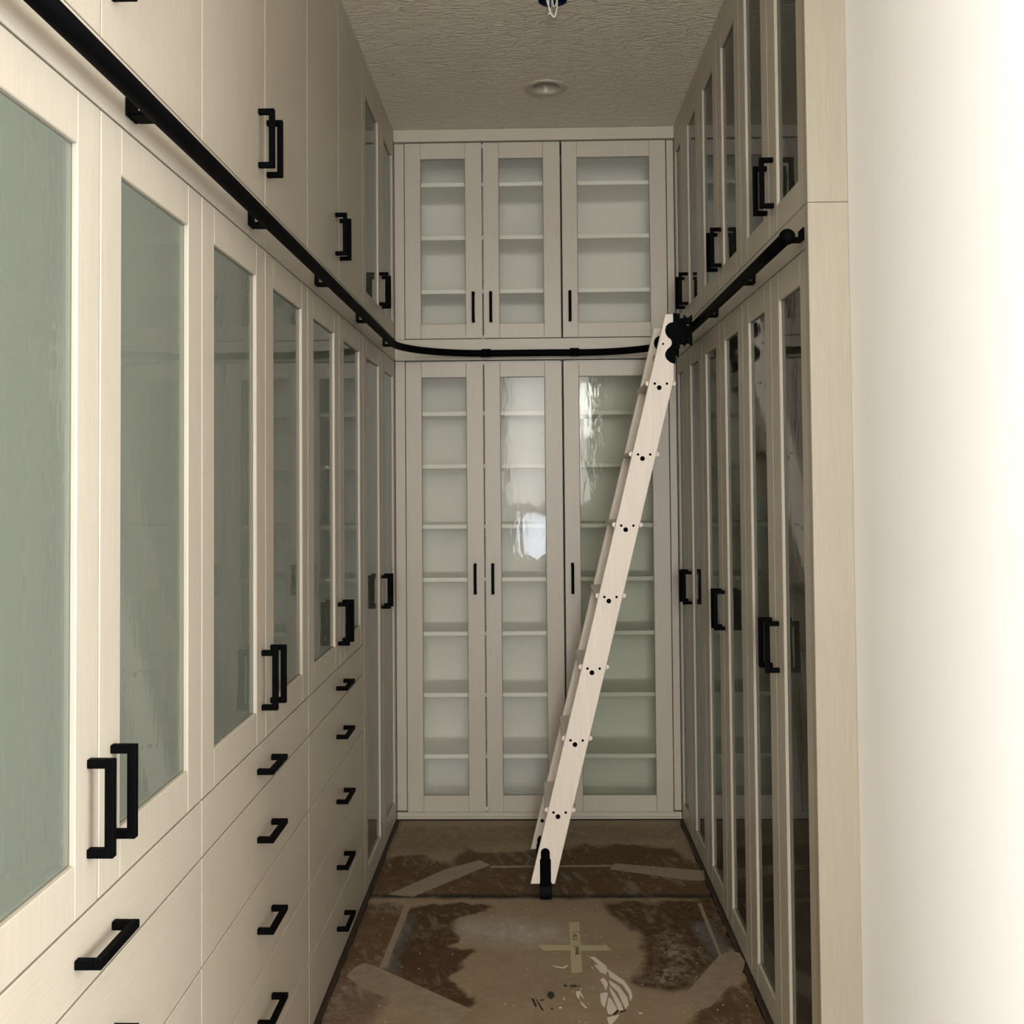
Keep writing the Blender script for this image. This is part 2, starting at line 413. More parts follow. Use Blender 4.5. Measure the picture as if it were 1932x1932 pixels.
# ------------------------------------------------------------------ right wall of cabinets
SR = [2.612, 3.016, 3.424, 3.842, 4.258, 4.677, 4.996]
OR = [(2.688, 2.922), (3.10, 3.333), (3.508, 3.75), (3.925, 4.163), (4.345, 4.572), (4.78, 4.95)]
nl = ['tall glass-door wardrobe on the right wall nearest the white wall',
      'tall glass-door wardrobe in the middle of the right wall',
      'tall glass-door wardrobe in the far right corner behind the ladder']
nu = ['upper glass-door cabinet on the right nearest the white wall, above the rail end',
      'upper glass-door cabinet in the middle of the right wall',
      'upper glass-door cabinet in the far right corner, just above the ladder top']
for k in range(3):
    a, mid, b_ = SR[2 * k], SR[2 * k + 1], SR[2 * k + 2]
    cw = (XR, (a + b_) / 2, 0)
    cab = thing('wardrobe_cabinet', nl[k], 'cabinet', cw, 'tall cabinets along the right wall')
    case(cab, cw, 'R', a + .001, b_ - .001, 0.004, 2.204, 0.58)
    cw2 = (XR, (a + b_) / 2, 2.318)
    cab2 = thing('upper_cabinet', nu[k], 'cabinet', cw2, 'upper cabinets along the right wall')
    case(cab2, cw2, 'R', a + .001, b_ - .001, 2.318, 3.274, 0.58)
    for j, (u0, u1) in enumerate(((a + G, mid - G), (mid + G, b_ - G))):
        o0, o1 = OR[2 * k + j]
        hl = mid + [(-0.034, 0.050), (-0.025, 0.036), (-0.070, 0.030)][k][j]; hu = mid + [(-0.054, 0.030), (-0.057, 0.025), (-0.075, 0.030)][k][j]
        glass_door(cab, cw, 'R', u0, u1, 0.006, 2.2035, o0 - u0, 0, u1 - o1, 0.087, 2.122, handle=hl, hz=1.139,
                   hinge=(a + 0.062 if j == 0 else b_ - 0.095))
        glass_door(cab2, cw2, 'R', u0, u1, 2.3185, 3.273, o0 - u0, 0, u1 - o1, 2.396, 3.195, handle=hu, hz=2.469)

# ------------------------------------------------------------------ back wall of cabinets
SHL = (0.298, 0.591, 0.885, 1.144, 1.400, 1.691, 1.946)
SHU = (2.541, 2.805, 3.066)
def persp(z): return 1.6205 + (z - 1.6205) * 1.007   # shelves stand a little behind the door face
for (a, b_, doors, lab_l, lab_u) in (
    (-0.617, 0.1465, [(-0.6155, -0.2385, -0.538, -0.320, -0.282), (-0.2325, 0.1435, -0.156, 0.061, -0.197)],
     'tall back-wall cabinet with two frosted glass doors and white shelves', 'upper back-wall cabinet with two frosted glass doors and three shelves'),
    (0.1485, 0.661, [(0.1515, 0.6585, 0.226, 0.578, 0.186)],
     'tall back-wall cabinet with one wide glass door, partly behind the ladder', 'upper back-wall cabinet with one wide frosted glass door')):
    for lvl in (0, 1):
        z0, z1 = ((0.03, 2.204), (2.312, 3.273))[lvl]
        cw = ((a + b_) / 2, YB, z0)
        cab = thing(('shelf_cabinet', 'upper_shelf_cabinet')[lvl], (lab_l, lab_u)[lvl], 'cabinet', cw, 'shelf cabinets on the back wall')
        case(cab, cw, 'B', a + (0.008 if a > 0 else 0), b_ - (0.008 if a < 0 else 0), z0, z1, 0.355, [persp(z) for z in (SHL, SHU)[lvl]])
        if len(doors) == 2:
            dv = MB(); fbox(dv, 'B', -0.264, -0.249, -TH - 0.345, -TH - 0.012, z0 + .019, z1 - .019)
            # upright divider between the two bays sits behind the shelves' front edge
            link('divider', dv.mesh('divider', cw), M_CASE, cab)
        for (u0, u1, o0, o1, hu) in doors:
            if lvl == 0: zz = (0.032, 2.197, 0.111, 2.123, 1.149)
            else: zz = (2.3125, 3.2725, 2.384, 3.194, 2.462)
            glass_door(cab, cw, 'B', u0, u1, zz[0], zz[1], o0 - u0, 0, u1 - o1, zz[2], zz[3], handle=hu, hz=zz[4], gm=M_GLASSB if len(doors) == 2 or lvl == 1 else M_GLASSB_SHADE)

# ------------------------------------------------------------------ trims
def trim(name, side, u0, u1, n0, n1, z0, z1, material, label):
    mb = MB(); fbox(mb, side, u0, u1, n0, n1, z0, z1, 0.001); struct(name, mb, material, label)
trim('trim_1', 'L', 1.08, 4.996, -TH, 0, 2.2068, 2.3158, M_CABH, 'flat beige fascia board carrying the ladder rail, left wall')
trim('trim_2', 'B', -0.6675, 0.6975, -TH, 0, 2.2068, 2.3090, M_CABH, 'flat beige fascia board carrying the ladder rail, back wall')
trim('trim_3', 'R', 2.612, 4.996, -TH, 0, 2.2068, 2.3158, M_CABH, 'flat beige fascia board carrying the ladder rail, right wall')
trim('trim_4', 'B', -0.6675, 0.6975, -TH, 0.016, 3.2755, 3.334, M_CABH, 'crown board at the ceiling, back wall')
trim('trim_5', 'L', 1.08, 4.996, -TH, 0, 3.2755, 3.334, M_CABH, 'crown board at the ceiling, left wall')
trim('trim_6', 'R', 2.612, 4.996, -TH, 0, 3.2755, 3.334, M_CABH, 'crown board at the ceiling, right wall')
for i, (a, b_) in enumerate(((-0.6675, -0.6195), (0.6635, 0.6975))):
    trim('trim_%d' % (7 + 2 * i), 'B', a, b_, -TH - 0.01, -0.012, 0.036, 2.2045, M_CAB, 'narrow vertical filler strip beside the lower back doors, %s' % ('left', 'right')[i])
    trim('trim_%d' % (8 + 2 * i), 'B', a, b_, -TH - 0.01, -0.012, 2.311, 3.274, M_CAB, 'narrow vertical filler strip beside the upper back doors, %s' % ('left', 'right')[i])
kb = MB(); fbox(kb, 'B', -0.6675, 0.6975, -TH - 0.01, -0.010, -0.002, 0.029, 0.001); fbox(kb, 'B', -0.6675, 0.6975, -0.0099, -0.001, -0.002, 0.009, 0.0015)
struct('baseboard_back', kb, M_CABH, 'low toe board under the back cabinets')
# end panel facing the camera, two lengths butted
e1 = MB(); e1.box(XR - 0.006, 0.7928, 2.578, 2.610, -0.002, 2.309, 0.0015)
struct('trim_11', e1, M_CAB_SHADE, 'beige end panel beside the white wall, lower length')
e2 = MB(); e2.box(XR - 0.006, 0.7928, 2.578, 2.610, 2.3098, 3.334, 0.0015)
struct('trim_12', e2, M_CAB_SHADE, 'beige end panel beside the white wall, upper length')
e3 = MB(); e3.box(XL - 0.6, XL, 1.04, 1.078, -0.002, 3.334, 0.001)
struct('trim_13', e3, M_CAB, 'end panel of the left cabinets, outside the view')

# ------------------------------------------------------------------ ladder rail
RZ = 2.230
rail = thing('ladder_rail', 'black tubular ladder rail running around all three walls', 'rail', (0, 4.93, RZ))
ro = (0, 4.93, RZ)
path = [(-0.615, y, RZ + 0.002) for y in np.linspace(1.10, 4.50, 12)]
for t_ in np.linspace(0, 90, 16)[1:]:
    a = math.radians(180 - t_); path.append((-0.205 + 0.41 * math.cos(a), 4.52 + 0.41 * math.sin(a), RZ))
for x in (-0.1, 0.0, 0.1): path.append((x, 4.93, RZ))
for t_ in np.linspace(0, 90, 16):
    a = math.radians(90 - t_); path.append((0.235 + 0.41 * math.cos(a), 4.52 + 0.41 * math.sin(a), RZ - 0.001))
path += [(0.645, y, RZ - 0.002) for y in np.linspace(4.45, 2.61, 8)]
wpart('rail_tube', MB().tube(path, 0.0165, 20), M_BLACK, rail, ro)
wpart('end_cap', MB().ball((0.645, 2.600, RZ - 0.002), 0.0205), M_BLACK, rail, ro, 'rounded black end cap')
for x in (-0.222, 0.205):
    wpart('joint_sleeve', MB().cyl((x - 0.022, 4.93, RZ), (x + 0.022, 4.93, RZ), 0.0185), M_BLACK, rail, ro)
def bracket(side, u):
    mb = MB()
    fbox(mb, side, u - 0.022, u + 0.022, 0.0003, 0.006, RZ - 0.002, RZ + 0.030, 0.0015)
    fbox(mb, side, u - 0.022, u + 0.022, 0.0062, 0.050, RZ - 0.002, RZ + 0.006, 0.0015)
    wpart('rail_bracket', mb, M_BLACK, rail, ro)
for u in (1.697, 2.43, 3.175, 3.92, 4.62): bracket('L', u)
for u in (2.655, 3.235, 3.88, 4.60): bracket('R', u)
for u in (-0.222, 0.205): bracket('B', u)

# ------------------------------------------------------------------ rolling ladder
YF, YR, ST = 4.045, 4.420, 0.024
ld = thing('rolling_ladder', 'whitewashed wooden rolling ladder leaning on the right rail', 'ladder', (0.03, 4.23, 0))
lo = (0.03, 4.23, 0)
SL = (0.524 + 0.024) / (2.268 - 0.058)
def xl(z): return -0.024 + SL * (z - 0.058)
WD = 0.0945
for yf in (YF, YR):
    zt = 2.268
    xr_top = 0.555
    zk = 0.058 + (xr_top - WD + 0.024) / SL
    pts = [(xl(0.060), 0.060), (xl(0.060) + WD, 0.060), (xr_top, zk), (xr_top, zt), (xl(zt), zt)]
    mb = MB().prism(pts, lambda a, b_, d: (a, d, b_), yf, yf + ST, 0.0022)
    st = wpart('stile', mb, M_LADDER, ld, lo)
    for k in (range(7) if yf == YF else ()):
        z = 0.318 + 0.2768 * k
        xc = xl(z) + WD / 2
        for dx, dz, r2 in ((-0.024, 0.016, 0.0050), (0.0235, 0.0155, 0.0050), (-0.003, 0.0, 0.0094)):
            sc = MB().cyl((xc + dx + SL * dz, yf - 0.0015, z + dz), (xc + dx + SL * dz, yf + 0.004, z + dz), r2, 14)
            link('bolt_head', sc.mesh('bolt_head', lo), M_BLACK, st)
    if yf == YR:
        sc = MB().cyl((0.026, yf - 0.0015, 0.180), (0.026, yf + 0.004, 0.180), 0.0075, 14)
        link('bolt_head', sc.mesh('bolt_head', lo), M_BLACK, st); continue
    zz = 2.150
    sc = MB().cyl((xl(zz) + 0.019, yf - 0.0015, zz), (xl(zz) + 0.019, yf + 0.004, zz), 0.0042, 14)
    link('bolt_head', sc.mesh('bolt_head', lo), M_BLACK, st)
for k in range(7):
    z = 0.318 + 0.2768 * k + 0.018
    xc = xl(z) + WD / 2 + 0.002
    hw, th = 0.060, 0.0095
    pts = [(-hw + th * (1 - math.cos(t_)), th * math.sin(t_)) for t_ in np.linspace(-math.pi / 2, math.pi / 2, 7)]
    pts = [(xc + p[0], z + p[1]) for p in pts] + [(xc - p[0], z - p[1]) for p in pts]
    wpart('tread', MB().prism(pts, lambda a, b_, d: (a, d, b_), YF + ST + 0.0005, YR - 0.0005), M_LADDER, ld, lo)
wpart('dowel', MB().cyl((0.536, YF + ST + .0005, 2.135), (0.536, YR - .0005, 2.135), 0.021), M_LADDER, ld, lo)
WBP = [(0.555, 2.271), (0.581, 2.268), (0.579, 2.133), (0.564, 2.131), (0.561, 2.074), (0.548, 2.074), (0.537, 2.08), (0.527, 2.09), (0.521, 2.104), (0.523, 2.118), (0.531, 2.13), (0.541, 2.138), (0.547, 2.147), (0.548, 2.157), (0.544, 2.168), (0.533, 2.176), (0.525, 2.189), (0.522, 2.204), (0.526, 2.22), (0.536, 2.23), (0.546, 2.234), (0.555, 2.235)]
def spool(mb, x0, x1, y, z, r0, r1, n_=9):
    P = []; R = []
    for i in range(n_):
        t_ = i / (n_ - 1); P.append((x0 + (x1 - x0) * t_, y, z)); R.append(r1 + (r0 - r1) * (abs(2 * t_ - 1) ** 1.6))
    return mb.tube(P, R, 22)
for yf in (YF, YR):
    br = wpart('roller_bracket', MB().prism(WBP, lambda a, b_, d: (a, d, b_), yf - 0.003, yf + ST + 0.003), M_BLACK, ld, lo, 'black wavy-edged roller bracket')
    ym = yf + ST / 2
    sp = MB(); sp.box(0.5795, 0.600, ym - 0.016, ym + 0.016, 2.150, 2.250, 0.001)
    sp.box(0.600, 0.618, ym - 0.010, ym + 0.010, 2.188, 2.222, 0.001)
    link('roller_yoke', sp.mesh('roller_yoke', lo), M_BLACK, br)
    for zc in (2.241, 2.166):
        wh = MB(); spool(wh, 0.598, 0.627, ym, zc, 0.026, 0.013)
        link('guide_wheel', wh.mesh('guide_wheel', lo), M_RUBBER, br)
    # foot wheel in a slot through the stile
    rear = yf > 4.2; fx = 0.0345 if not rear else 0.022; zr = 0.180 if not rear else 0.100
    w2 = 0.0175
    hs = [(fx - w2, 0.06)] + [(fx - w2 * math.cos(t_), zr + w2 * math.sin(t_)) for t_ in np.linspace(0, math.pi, 11)] + [(fx + w2, 0.06)]
    fw = wpart('foot_wheel', MB().prism(hs, lambda a, b_, d: (a, d, b_), yf - 0.004, yf + ST + 0.004), M_BLACK, ld, lo, 'black rubber foot wheel')
    hb_ = MB(); hb_.box(fx - 0.021, fx + 0.021, yf - 0.016, yf + ST + 0.010, 0.048, 0.158 if not rear else 0.085, 0.004)
    link('wheel_housing', hb_.mesh('wheel_housing', lo), M_BLACK, fw)
    wh = MB(); spool(wh, fx - 0.0225, fx + 0.0235, ym - 0.004, 0.034, 0.0335, 0.034)
    link('wheel', wh.mesh('wheel', lo), M_RUBBER, fw)

# ------------------------------------------------------------------ ceiling fixtures
dl = thing('recessed_downlight', 'round recessed downlight in the textured ceiling', 'light', (0.072, 4.467, ZC))
lp = (0.072, 4.467, ZC)
def lathe(prof, c, seg=48):
    mb = MB(); bm = mb.bm; rings = []
    for r0, z in prof: rings.append([bm.verts.new((c[0] + r0 * math.cos(k * 2 * math.pi / seg), c[1] + r0 * math.sin(k * 2 * math.pi / seg), z)) for k in range(seg)])
    for i in range(len(rings) - 1):
        for k in range(seg):
            f = bm.faces.new([rings[i][k], rings[i][(k + 1) % seg], rings[i + 1][(k + 1) % seg], rings[i + 1][k]]); f.smooth = True
    return mb, rings
mb, _ = lathe([(0.092, ZC - 0.0005), (0.092, ZC - 0.004), (0.088, ZC - 0.006), (0.066, ZC - 0.005), (0.0595, ZC - 0.002), (0.057, ZC + 0.004)], lp)
wpart('trim_ring', mb, M_TRIMRING, dl, lp)
mb, _ = lathe([(0.057, ZC + 0.003), (0.052, ZC + 0.02), (0.048, ZC + 0.035)], lp)
wpart('baffle', mb, M_TRIMRING, dl, lp)
mb, rg = lathe([(0.049, ZC + 0.034), (0.049, ZC + 0.036)], lp); mb.bm.faces.new(rg[0]); mb.bm.faces.new(rg[1])
wpart('lens', mb, M_LENS, dl, lp)

jp = (0.085, 3.650, ZC)
jb = thing('junction_box', 'open ceiling junction box with loose white wires', 'electrical box', jp)
mb, rg = lathe([(0.0505, ZC - 0.001), (0.0505, ZC + 0.06), (0.050, ZC + 0.0605)], jp, 16); mb.bm.faces.new(rg[-1])
wpart('box_body', mb, M_BOX, jb, jp)
def wire(pts, rad, mt):
    cv = [Vector(p) + Vector((jp[0], jp[1], ZC)) for p in pts]
    out = []
    for i in range(len(cv) - 1):
        p0, p1, p2, p3 = cv[max(i - 1, 0)], cv[i], cv[i + 1], cv[min(i + 2, len(cv) - 1)]
        for t_ in np.linspace(0, 1, 8, endpoint=False):
            out.append(0.5 * ((2 * p1) + (-p0 + p2) * t_ + (2 * p0 - 5 * p1 + 4 * p2 - p3) * t_ * t_ + (-p0 + 3 * p1 - 3 * p2 + p3) * t_ ** 3))
    out.append(cv[-1])
    wpart('wire', MB().tube(out, rad, 8), mt, jb, jp)
wire([(-0.012, 0.0, 0.05), (-0.014, 0.0, 0.0), (-0.012, -0.004, -0.035), (0.004, 0.0, -0.060), (0.014, 0.0, -0.035), (0.016, 0, 0.0), (0.014, 0, 0.05)], 0.0028, M_WIRE)
wire([(-0.018, 0.0, 0.05), (-0.020, 0.0, 0.0), (-0.008, -0.003, -0.040), (-0.016, 0.0, -0.050)], 0.0026, M_WIRE)
wire([(0.0, 0.0, 0.05), (-0.004, 0.006, 0.0), (-0.002, 0.0, -0.040), (0.004, 0.0, -0.055)], 0.0024, M_WIREG)
wire([(0.010, 0.0, 0.05), (0.014, 0.01, 0.0), (0.004, 0.006, -0.02), (0.0, 0.0, 0.0), (-0.006, 0.0, 0.05)], 0.0022, M_WIRE)

# ------------------------------------------------------------------ floor: protective sheets with stains and painted sheen
ST_ = {
'D1': [(-0.49, 3.973), (-0.311, 4.008), (-0.157, 3.983), (-0.254, 3.911), (-0.303, 3.851), (-0.285, 3.718), (-0.318, 3.659), (-0.231, 3.627), (-0.22, 3.602), (-0.258, 3.539), (-0.249, 3.471), (-0.282, 3.399), (-0.244, 3.343), (-0.2, 3.312), (-0.189, 3.262), (-0.21, 3.208), (-0.306, 3.285), (-0.447, 3.405), (-0.503, 3.471), (-0.493, 3.688)] ,
'LM': [(-0.665, 4.008), (-0.496, 3.993), (-0.522, 3.478), (-0.547, 3.434), (-0.658, 3.129), (-0.721, 3.128)] ,
'BD': [(-0.668, 4.074), (-0.688, 4.331), (-0.634, 4.5), (-0.512, 4.537), (-0.365, 4.431), (-0.32, 4.602), (-0.26, 4.569), (-0.028, 4.581), (0.16, 4.626), (0.348, 4.639), (0.601, 4.605), (0.699, 4.357), (0.691, 4.058)] ,
'BU': [(-0.688, 4.889), (0.702, 4.898), (0.696, 4.775), (0.517, 4.685), (-0.028, 4.708), (-0.309, 4.608), (-0.515, 4.563), (-0.638, 4.531), (-0.659, 4.36)] ,
'RD': [(0.269, 4.023), (0.686, 4.033), (0.691, 3.628), (0.639, 3.58), (0.48, 3.338), (0.329, 3.338), (0.302, 3.372), (0.37, 3.588), (0.374, 3.732), (0.322, 3.819), (0.271, 3.911)] ,
'RS': [(0.436, 3.732), (0.527, 3.775), (0.542, 3.628), (0.49, 3.401), (0.382, 3.359), (0.361, 3.4), (0.428, 3.588)] ,
'BR': [(0.43, 3.11), (0.546, 3.282), (0.635, 3.401), (0.695, 3.401), (0.711, 3.111)] ,
'BL': [(-0.716, 3.104), (-0.651, 3.434), (-0.53, 3.328), (-0.472, 3.278), (-0.499, 3.129), (-0.511, 3.105)] ,
'GL': [(-0.279, 3.897), (-0.143, 3.864), (0.109, 3.797), (0.132, 3.66), (-0.025, 3.668), (-0.251, 3.709), (-0.291, 3.796)] ,
'BG': [(-0.475, 3.935), (-0.445, 3.935), (-0.471, 3.452), (-0.511, 3.452)] ,
'RG': [(0.575, 3.842), (0.643, 3.842), (0.658, 3.588), (0.585, 3.557), (0.574, 3.711)] ,
'T1': [(-0.627, 3.426), (-0.611, 3.485), (-0.585, 3.519), (-0.548, 3.501), (-0.202, 3.214), (-0.245, 3.13), (-0.285, 3.13), (-0.57, 3.362)] ,
'T2': [(-0.582, 4.094), (-0.381, 4.359), (-0.242, 4.461), (-0.195, 4.407), (-0.237, 4.359), (-0.481, 4.074)] ,
'T3': [(-0.506, 4.003), (-0.481, 4.003), (-0.505, 3.486), (-0.526, 3.486)] ,
'T5': [(-0.194, 4.395), (0.318, 4.405), (0.317, 4.387), (-0.194, 4.374)] ,
'T6': [(0.304, 4.358), (0.331, 4.423), (0.692, 4.34), (0.68, 4.238), (0.616, 4.238)] ,
'T7': [(0.617, 3.576), (0.657, 3.608), (0.691, 3.596), (0.697, 3.53), (0.677, 3.466), (0.529, 3.233), (0.494, 3.217), (0.458, 3.298)] ,
'T8': [(0.613, 4.008), (0.629, 4.008), (0.627, 3.576), (0.617, 3.576)] ,
'M1': [(0.118, 3.837), (0.155, 3.842), (0.148, 3.454), (0.112, 3.45)] ,
'M2': [(0.005, 3.656), (0.242, 3.652), (0.253, 3.615), (0.019, 3.615)] ,
}
rng = np.random.RandomState(5)
WS= [[(0.166, 3.579), (0.177, 3.564), (0.195, 3.565), (0.23, 3.498), (0.232, 3.46), (0.221, 3.444), (0.2, 3.514), (0.184, 3.553)], [(0.19, 3.509), (0.202, 3.503), (0.226, 3.439), (0.207, 3.455)], [(0.233, 3.476), (0.28, 3.398), (0.296, 3.337), (0.297, 3.293), (0.287, 3.265), (0.287, 3.313), (0.273, 3.372), (0.235, 3.423)], [(0.231, 3.403), (0.262, 3.357), (0.28, 3.293), (0.281, 3.246), (0.269, 3.218), (0.263, 3.255), (0.254, 3.322), (0.233, 3.372)], [(0.23, 3.362), (0.247, 3.303), (0.259, 3.246), (0.261, 3.213), (0.247, 3.209), (0.238, 3.274), (0.23, 3.332)], [(0.223, 3.293), (0.231, 3.274), (0.243, 3.218), (0.229, 3.186), (0.213, 3.191), (0.211, 3.227)], [(0.197, 3.312), (0.213, 3.322), (0.222, 3.317), (0.213, 3.264), (0.204, 3.227), (0.196, 3.255)], [(0.203, 3.403), (0.214, 3.418), (0.223, 3.398), (0.226, 3.372), (0.216, 3.332), (0.213, 3.362)], [(0.208, 3.168), (0.247, 3.186), (0.236, 3.159), (0.22, 3.132), (0.211, 3.132)], [(0.121, 3.327), (0.135, 3.332), (0.146, 3.278), (0.141, 3.288), (0.132, 3.312), (0.131, 3.274), (0.122, 3.298)], [(0.132, 3.269), (0.152, 3.227), (0.147, 3.222), (0.136, 3.245)], [(0.048, 3.5), (0.069, 3.495), (0.086, 3.489), (0.102, 3.509), (0.101, 3.5), (0.089, 3.482), (0.068, 3.487)], [(0.179, 3.495), (0.186, 3.487), (0.183, 3.476)], [(0.134, 3.347), (0.141, 3.349), (0.139, 3.337)], [(0.078, 3.293), (0.086, 3.278), (0.082, 3.271)], [(0.065, 3.229), (0.074, 3.231), (0.074, 3.224), (0.066, 3.222)], [(0.306, 3.198), (0.318, 3.198), (0.316, 3.191), (0.308, 3.191)]]
KS= [[(0.083, 3.369), (0.095, 3.367), (0.094, 3.357), (0.084, 3.359)], [(0.104, 3.367), (0.125, 3.368), (0.125, 3.356), (0.105, 3.356)], [(0.128, 3.363), (0.137, 3.362), (0.135, 3.356), (0.129, 3.357)], [(0.03, 3.312), (0.038, 3.327), (0.05, 3.322), (0.054, 3.295), (0.042, 3.276), (0.031, 3.292)], [(-0.021, 3.285), (-0.011, 3.278), (-0.002, 3.231), (-0.009, 3.231)], [(-0.009, 3.292), (0.001, 3.264), (0.019, 3.208), (0.012, 3.21), (-0.001, 3.254)], [(0.04, 3.222), (0.048, 3.221), (0.045, 3.212), (0.041, 3.213)], [(0.006, 3.273), (0.02, 3.278), (0.019, 3.269), (0.007, 3.268)], [(0.224, 3.182), (0.245, 3.218), (0.247, 3.207), (0.236, 3.186)], [(0.249, 3.202), (0.271, 3.213), (0.27, 3.207), (0.253, 3.195)]]
def vnoise(x, y, sc, seed=0):
    rs = np.random.RandomState(seed); T = rs.rand(64, 64)
    X = x * sc; Y = y * sc; i = np.floor(X).astype(int); j = np.floor(Y).astype(int); fx = X - i; fy = Y - j
    fx = fx * fx * (3 - 2 * fx); fy = fy * fy * (3 - 2 * fy)
    g = lambda a, b_: T[a % 64, b_ % 64]
    return (g(i, j) * (1 - fx) + g(i + 1, j) * fx) * (1 - fy) + (g(i, j + 1) * (1 - fx) + g(i + 1, j + 1) * fx) * fy
def fbm(x, y, sc, seed=0, o=4):
    s = 0; a = 0.5; t_ = 0
    for k in range(o): s = s + a * vnoise(x, y, sc * 2 ** k, seed + k); t_ += a; a *= 0.55
    return s / t_
def sdist(px, py, poly):
    d = np.full(px.shape, 1e9); ins = np.zeros(px.shape, bool); k = len(poly)
    for i in range(k):
        ax, ay = poly[i]; bx, by = poly[(i + 1) % k]
        ex, ey = bx - ax, by - ay; wx, wy = px - ax, py - ay
        t_ = np.clip((wx * ex + wy * ey) / (ex * ex + ey * ey + 1e-12), 0, 1)
        d = np.minimum(d, (wx - ex * t_) ** 2 + (wy - ey * t_) ** 2)
        c = ((ay > py) != (by > py)) & (px < (bx - ax) * (py - ay) / (by - ay + 1e-12) + ax); ins ^= c
    d = np.sqrt(d); return np.where(ins, d, -d)
def colour(x, y):
    n1 = fbm(x, y, 9, 1); n2 = fbm(x, y, 40, 11); n3 = fbm(x, y, 110, 21, 3)
    wx = x + (fbm(x, y, 14, 31) - .5) * 0.05; wy = y + (fbm(x, y, 14, 41) - .5) * 0.10
    base = np.array([0.255, 0.192, 0.122]); dark = np.array([0.060, 0.033, 0.014]); grey = np.array([0.36, 0.32, 0.27]); olive = np.array([0.20, 0.148, 0.092])
    col = np.ones(x.shape + (3,)) * base * (0.86 + 0.28 * n1[..., None])
    def put(name, c, amt=1.0, soft=0.02, warp=True, tex=None):
        nonlocal col
        d = sdist(wx if warp else x, wy if warp else y, ST_[name])
        mk = np.clip(d / soft + 0.5, 0, 1) * amt
        if tex is not None: mk = mk * tex
        col = col * (1 - mk[..., None]) + np.array(c) * (0.75 + 0.5 * n2[..., None]) * mk[..., None]
    put('BU', olive, 0.85, 0.05); put('BD', dark * 1.3, 0.88, 0.04)
    put('LM', dark * 1.5, 0.85, 0.03); put('BL', (0.13, 0.085, 0.06), 0.8, 0.05)
    put('GL', grey, 0.85, 0.12, True, np.clip(0.35 + n1, 0, 1))  # sheen on the board painted in as a lighter grey patch
    put('D1', dark, 0.95, 0.02); put('RD', dark * 0.95, 0.95, 0.035); put('BR', dark * 1.3, 0.9, 0.03)
    sc = np.clip((n3 - 0.5) * 5, 0, 1) * np.clip((n1 - 0.35) * 3, 0, 1)
    put('RS', (0.30, 0.265, 0.22), 0.85, 0.06, True, sc)
    put('RS', (0.23, 0.19, 0.14), 0.5, 0.08, True, np.clip((n2 - 0.4) * 4, 0, 1))
    put('LM', (0.26, 0.22, 0.18), 0.6, 0.04, True, sc)
    put('BG', (0.10, 0.10, 0.095), 0.7, 0.02); put('RG', (0.13, 0.125, 0.12), 0.7, 0.03)
    sw = np.clip(1 - np.abs(n2 - 0.5) * 22, 0, 1) * np.clip((n1 - .4) * 3, 0, 1)      # dried swirl marks
    col = col * (1 - 0.5 * sw[..., None]) + np.array([0.30, 0.25, 0.19]) * 0.5 * sw[..., None]
    st2 = np.clip((fbm(x + y * 0.3, y * 0.25, 60, 51, 3) - 0.52) * 6, 0, 1) * np.clip((fbm(x, y, 7, 61) - 0.42) * 5, 0, 1)   # long scrapes
    col = col * (1 - 0.4 * st2[..., None]) + np.array([0.27, 0.225, 0.175]) * 0.4 * st2[..., None]
    rd = np.clip((fbm(x, y, 12, 71) - 0.5) * 4, 0, 1)[..., None]
    col = col * (1 - 0.35 * rd * (1 - np.clip(col[..., :1] * 5, 0, 1))) + np.array([0.085, 0.040, 0.018]) * 0.35 * rd * (1 - np.clip(col[..., :1] * 5, 0, 1))
    col *= (0.90 + 0.20 * n3[..., None])
    sp_ = rng.rand(*x.shape) > 0.9988                                                     # paint specks
    col[sp_] = (0.55, 0.50, 0.44)
    seam = np.clip(1.3 - np.abs(y - (4.078 + 0.012 * (n1 - .5))) / 0.024, 0, 1) * np.clip(0.45 + 0.8 * n2, 0, 0.95)
    col = col * (1 - seam[..., None]) + np.array([0.020, 0.019, 0.016]) * seam[..., None]
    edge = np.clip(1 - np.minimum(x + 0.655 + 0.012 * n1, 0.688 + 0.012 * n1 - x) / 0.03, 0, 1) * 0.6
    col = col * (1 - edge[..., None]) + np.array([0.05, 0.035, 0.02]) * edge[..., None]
    return np.clip(col, 0, 1)
M_BOARD, n, l, b = mat('stained_protection_board', (0.2, 0.15, 0.1), 0.7, 0, 0.12)
at = n.new('ShaderNodeAttribute'); at.attribute_name = 'stain'
t = n.new('ShaderNodeTexNoise'); t.inputs['Scale'].default_value = 260; t.inputs['Detail'].default_value = 4; l.new(coords(n, l, (1, 0.6, 1)), t.inputs[0])
mx = n.new('ShaderNodeMix'); mx.data_type = 'RGBA'; mx.blend_type = 'OVERLAY'; mx.inputs[0].default_value = 0.22
l.new(at.outputs['Color'], mx.inputs[6]); l.new(t.outputs[0], mx.inputs[7]); l.new(mx.outputs[2], b.inputs['Base Color'])
t2 = n.new('ShaderNodeTexNoise'); t2.inputs['Scale'].default_value = 10; t2.inputs['Detail'].default_value = 4; l.new(coords(n, l, (1, 1, 1)), t2.inputs[0])
bp = n.new('ShaderNodeBump'); bp.inputs['Strength'].default_value = 0.25; bp.inputs['Distance'].default_value = 0.004
l.new(t2.outputs[0], bp.inputs['Height']); l.new(bp.outputs[0], b.inputs['Normal'])
